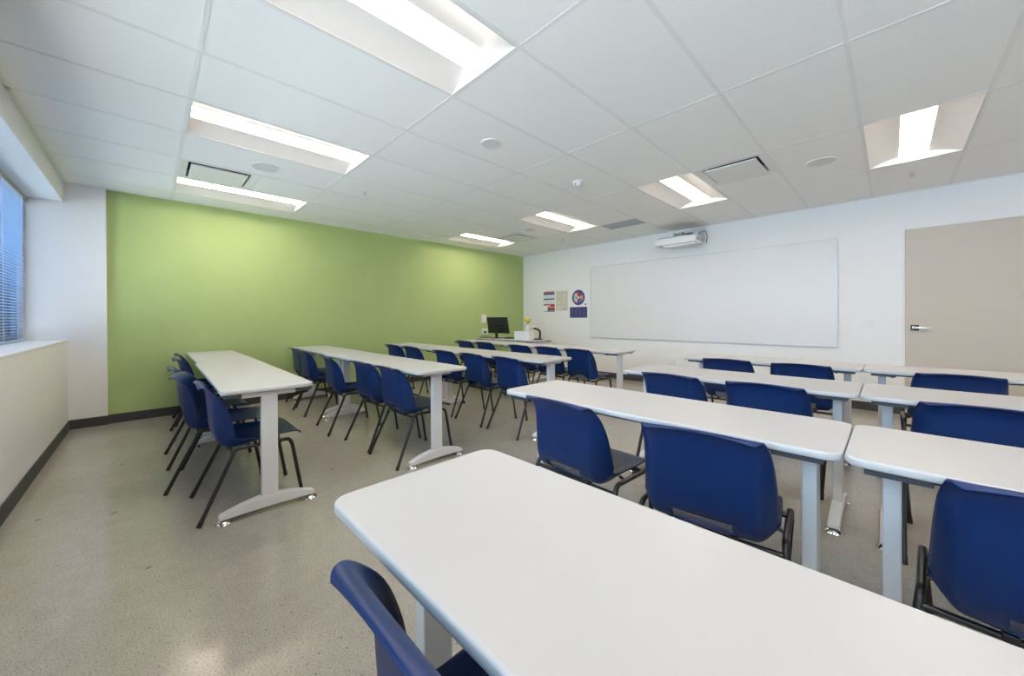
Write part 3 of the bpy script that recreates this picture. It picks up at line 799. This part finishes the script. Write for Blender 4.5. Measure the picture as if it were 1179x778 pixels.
# fourth row
chair(pA, -2.735, 3.75, -2, w1 + 'aisle-end seat of the green-wall row before the whiteboard', G3)
chair(pA, -3.25, 3.77, 0, w1 + 'second from the aisle in the green-wall row before the whiteboard', G3)
chair(pA, -3.775, 3.77, 0, w1 + 'third from the aisle, back only, row before the computer desk', G3)
chair(pA, -4.64, 3.84, 0, w1 + 'second from the green wall, row before the computer desk', G3)
chair(pA, -5.17, 3.84, 0, w1 + 'closest to the green wall, row before the computer desk', G3)
# door-side block
chair(pB, -0.43, 0.195, 0, w1 + 'cut off at the bottom of the photo, at the nearest table', G0)
chair(pB, -1.105, 1.335, -3, w1 + 'aisle-side seat at the door-side second-row table, its seat showing', G1)
chair(pB, -0.465, 1.31, 6, w1 + 'broad back before the seam of the door-side second row', G1)
chair(pB, 0.283, 1.335, -3, w1 + 'cut by the photo edge, second-row table beside the door', G1)
chair(pB, -1.07, 2.50, -3, w1 + 'aisle-side seat at the door-side third-row table, back only', G2)
chair(pB, -0.524, 2.505, 0, w1 + 'next to the seam of the door-side third row, back only', G2)
chair(pB, 0.28, 2.505, 0, w1 + 'cut by the photo edge, third-row table beside the door', G2)
chair(pB, -1.073, 3.765, 2, w1 + 'aisle-side seat at the door-side table before the whiteboard', G3)
chair(pB, -0.526, 3.765, 2, w1 + 'next to the table seam, door-side row before the whiteboard', G3)
chair(pB, 0.308, 3.765, 2, w1 + 'in front of the beige door, row before the whiteboard', G3)

# ------------------------------------------------------------------ things on the computer desk
m = thing('computer_monitor', 'black monitor seen from behind on the corner desk', 'monitor', (-5.50, 4.98, TZ + 0.0006), R(8))
tilt = Matrix.Translation((0, 0, 0.25)) @ Matrix.Rotation(R(11), 4, 'X') @ Matrix.Translation((0, 0, -0.25))
b = B(); t_ = B(); prism(t_, [(-0.265, 0.095), (0.265, 0.095), (0.26, 0.42), (-0.26, 0.42)], 'y', -0.012, 0.022, bev=0.006); add(b, t_, 0, tilt); link('screen', b, M['screen'], m)
b = B(); t_ = B(); prism(t_, [(-0.22, 0.11), (0.22, 0.11), (0.21, 0.30), (-0.21, 0.30)], 'y', -0.035, -0.011, bev=0.010); add(b, t_, 0, tilt); link('rear_cover', b, M['black'], m)
b = B(); box(b, -0.03, 0.03, -0.05, -0.028, 0.01, 0.20, bev=0.006); link('stand', b, M['black'], m)
b = B(); prism(b, outline_rr(-0.12, 0.12, -0.12, 0.08, 0.05), 'z', 0.0, 0.014, bev=0.004); link('monitor_base', b, M['black'], m)
k = thing('keyboard', 'flat black keyboard on the corner desk between monitor and white box', 'keyboard', (-5.13, 5.08, TZ + 0.0006), R(24))
b = B(); box(b, -0.20, 0.20, -0.065, 0.065, 0, 0.018, bev=0.005); link('keyboard_case', b, M['black'], k)
b = B()
for r_ in range(5):
    for c_ in range(14): box(b, -0.188 + c_ * 0.027, -0.166 + c_ * 0.027, -0.052 + r_ * 0.021, -0.035 + r_ * 0.021, 0.017, 0.024)
link('keys', b, M['screen'], k)
k = thing('tablet', 'flat black tablet lying on the corner desk next to the green wall', 'tablet', (-5.83, 4.94, TZ + 0.0006), R(12))
b = B(); box(b, -0.11, 0.11, -0.075, 0.075, 0, 0.012, bev=0.004); link('tablet_case', b, M['black'], k)
b = B(); box(b, -0.10, 0.10, -0.065, 0.065, 0.0115, 0.0128); link('tablet_screen', b, M['screen'], k)
k = thing('storage_box', 'open white box on the corner desk beside the keyboard', 'box', (-4.70, 4.90, TZ + 0.0006), R(20))
b = B(); wv = 0.006
for q in ((-0.15, 0.15, -0.10, -0.10 + wv), (-0.15, 0.15, 0.10 - wv, 0.10), (-0.15, -0.15 + wv, -0.10, 0.10), (0.15 - wv, 0.15, -0.10, 0.10)): box(b, *q, 0, 0.155, bev=0.002)
box(b, -0.15, 0.15, -0.10, 0.10, 0, 0.006); link('box_body', b, M['whitep'], k)
b = B(); box(b, -0.156, 0.156, -0.106, -0.094, 0.142, 0.157, bev=0.003); box(b, -0.156, 0.156, 0.094, 0.106, 0.142, 0.157, bev=0.003); link('box_rim', b, M['whitep'], k)
f = thing('flower_bottle', 'yellow flower standing in a slim white bottle behind the white box', 'flower', (-4.86, 5.16, TZ + 0.0006))
b = B(); lathe(b, [(0.030, 0), (0.034, 0.01), (0.034, 0.17), (0.028, 0.20), (0.016, 0.235), (0.016, 0.26)], 20); link('bottle', b, M['whitep'], f, smooth=True)
b = B(); tube(b, [(0, 0, 0.25), (0.006, 0, 0.33)], 0.004, 8); tube(b, [(0.004, 0, 0.28), (0.04, 0.01, 0.335), (0.055, 0.01, 0.36)], [0.004, 0.012, 0.003], 8); link('stem', b, M['green'], f, smooth=True)
for q in range(7):
    b = B(); t_ = bmesh.new(); bmesh.ops.create_uvsphere(t_, u_segments=12, v_segments=8, radius=1.0)
    a = 2 * math.pi * q / 7
    add(b, t_, 0, Matrix.Translation((0.006 + 0.034 * math.cos(a), 0.034 * math.sin(a), 0.345 + 0.012 * (q % 2))) @ Matrix.Rotation(a, 4, 'Z') @ Matrix.Rotation(R(-35), 4, 'Y') @ Matrix.Diagonal((0.050, 0.026, 0.012, 1)))
    link('petal', b, M['yellow'], f, smooth=True)
b = B(); t_ = bmesh.new(); bmesh.ops.create_uvsphere(t_, u_segments=14, v_segments=10, radius=0.03); add(b, t_, 0, Matrix.Translation((0.006, 0, 0.375)) @ Matrix.Diagonal((0.9, 0.9, 1.3, 1))); link('flower_head', b, M['yellow'], f, smooth=True)
k = thing('document_camera', 'black bent-arm camera with pale flat head behind the white box', 'document camera', (-4.58, 5.14, TZ + 0.0006))
b = B(); prism(b, outline_rr(-0.08, 0.08, -0.07, 0.07, 0.03), 'z', 0, 0.02, bev=0.004); link('camera_base', b, M['black'], k)
b = B(); tube(b, round_path([(0.05, 0.0, 0.015), (0.065, 0, 0.17), (-0.10, -0.01, 0.215)], 0.09, 8), 0.02, 12); link('arm', b, M['black'], k, smooth=True)
b = B(); box(b, -0.20, -0.05, -0.045, 0.035, 0.215, 0.245, bev=0.012); link('camera_head', b, M['whitep'], k, smooth=True)

# ------------------------------------------------------------------ light
w = bpy.data.worlds.new('daylight'); bpy.context.scene.world = w; w.use_nodes = True
nt = w.node_tree; bg = nt.nodes['Background']
bg.inputs['Color'].default_value = (0.75, 0.88, 1.0, 1); bg.inputs['Strength'].default_value = 7.0
for i in range(3):   # sampling portals set in the real window openings
    a, c = xs[i], xs[i + 1]
    la = bpy.data.lights.new('window_portal', 'AREA'); la.shape = 'RECTANGLE'; la.size = c - a - 0.1; la.size_y = SOF - SILL - 0.1
    la.cycles.is_portal = True
    lo = bpy.data.objects.new('window_portal', la); C.objects.link(lo)
    lo.location = ((a + c) / 2, YG - 0.08, (SILL + SOF) / 2); lo.rotation_euler = (R(90), 0, 0)   # emits towards +y

# added sunlight along the window wall: its bounce off the paving brightens the ceiling
su = bpy.data.lights.new('added_fill_sun', 'SUN'); su.energy = 130.0; su.angle = R(0.6); su.color = (1.0, 0.95, 0.88)
so = bpy.data.objects.new('added_fill_sun', su); C.objects.link(so)
so.rotation_euler = Vector((-0.62, -0.16, -0.77)).to_track_quat('-Z', 'Y').to_euler()

# ------------------------------------------------------------------ camera
F_, CY_, YAW, RO, PT, HC = 427.65, 367.49, 0.7968, -0.0047, -0.0036, 1.152
fw = Vector((-math.sin(YAW), math.cos(YAW), 0)); rt_ = Vector((math.cos(YAW), math.sin(YAW), 0)); up = Vector((0, 0, 1))
f2 = math.cos(PT) * fw + math.sin(PT) * up; u2 = -math.sin(PT) * fw + math.cos(PT) * up
r3 = math.cos(RO) * rt_ + math.sin(RO) * u2; u3 = -math.sin(RO) * rt_ + math.cos(RO) * u2
cam = bpy.data.cameras.new('camera'); co = bpy.data.objects.new('camera', cam); C.objects.link(co)
mw = Matrix((r3, u3, -f2)).transposed().to_4x4(); mw.translation = Vector((0, 0, HC)); co.matrix_world = mw
cam.sensor_width = 36; cam.sensor_fit = 'HORIZONTAL'; cam.lens = F_ / 1179 * 36
cam.shift_x = 0; cam.shift_y = -(389 - CY_) / 1179
cam.clip_start = 0.02
sc = bpy.context.scene; sc.camera = co

sc.view_settings.view_transform = 'Standard'; sc.view_settings.look = 'None'
sc.view_settings.exposure = 0.20; sc.view_settings.gamma = 1.0; sc.view_settings.use_curve_mapping = False
sc.cycles.use_denoising = True
sc.cycles.max_bounces = 10; sc.cycles.diffuse_bounces = 6; sc.cycles.glossy_bounces = 4; sc.cycles.transparent_max_bounces = 8
sc.cycles.sample_clamp_indirect = 8.0
sc.cycles.caustics_reflective = False; sc.cycles.caustics_refractive = False
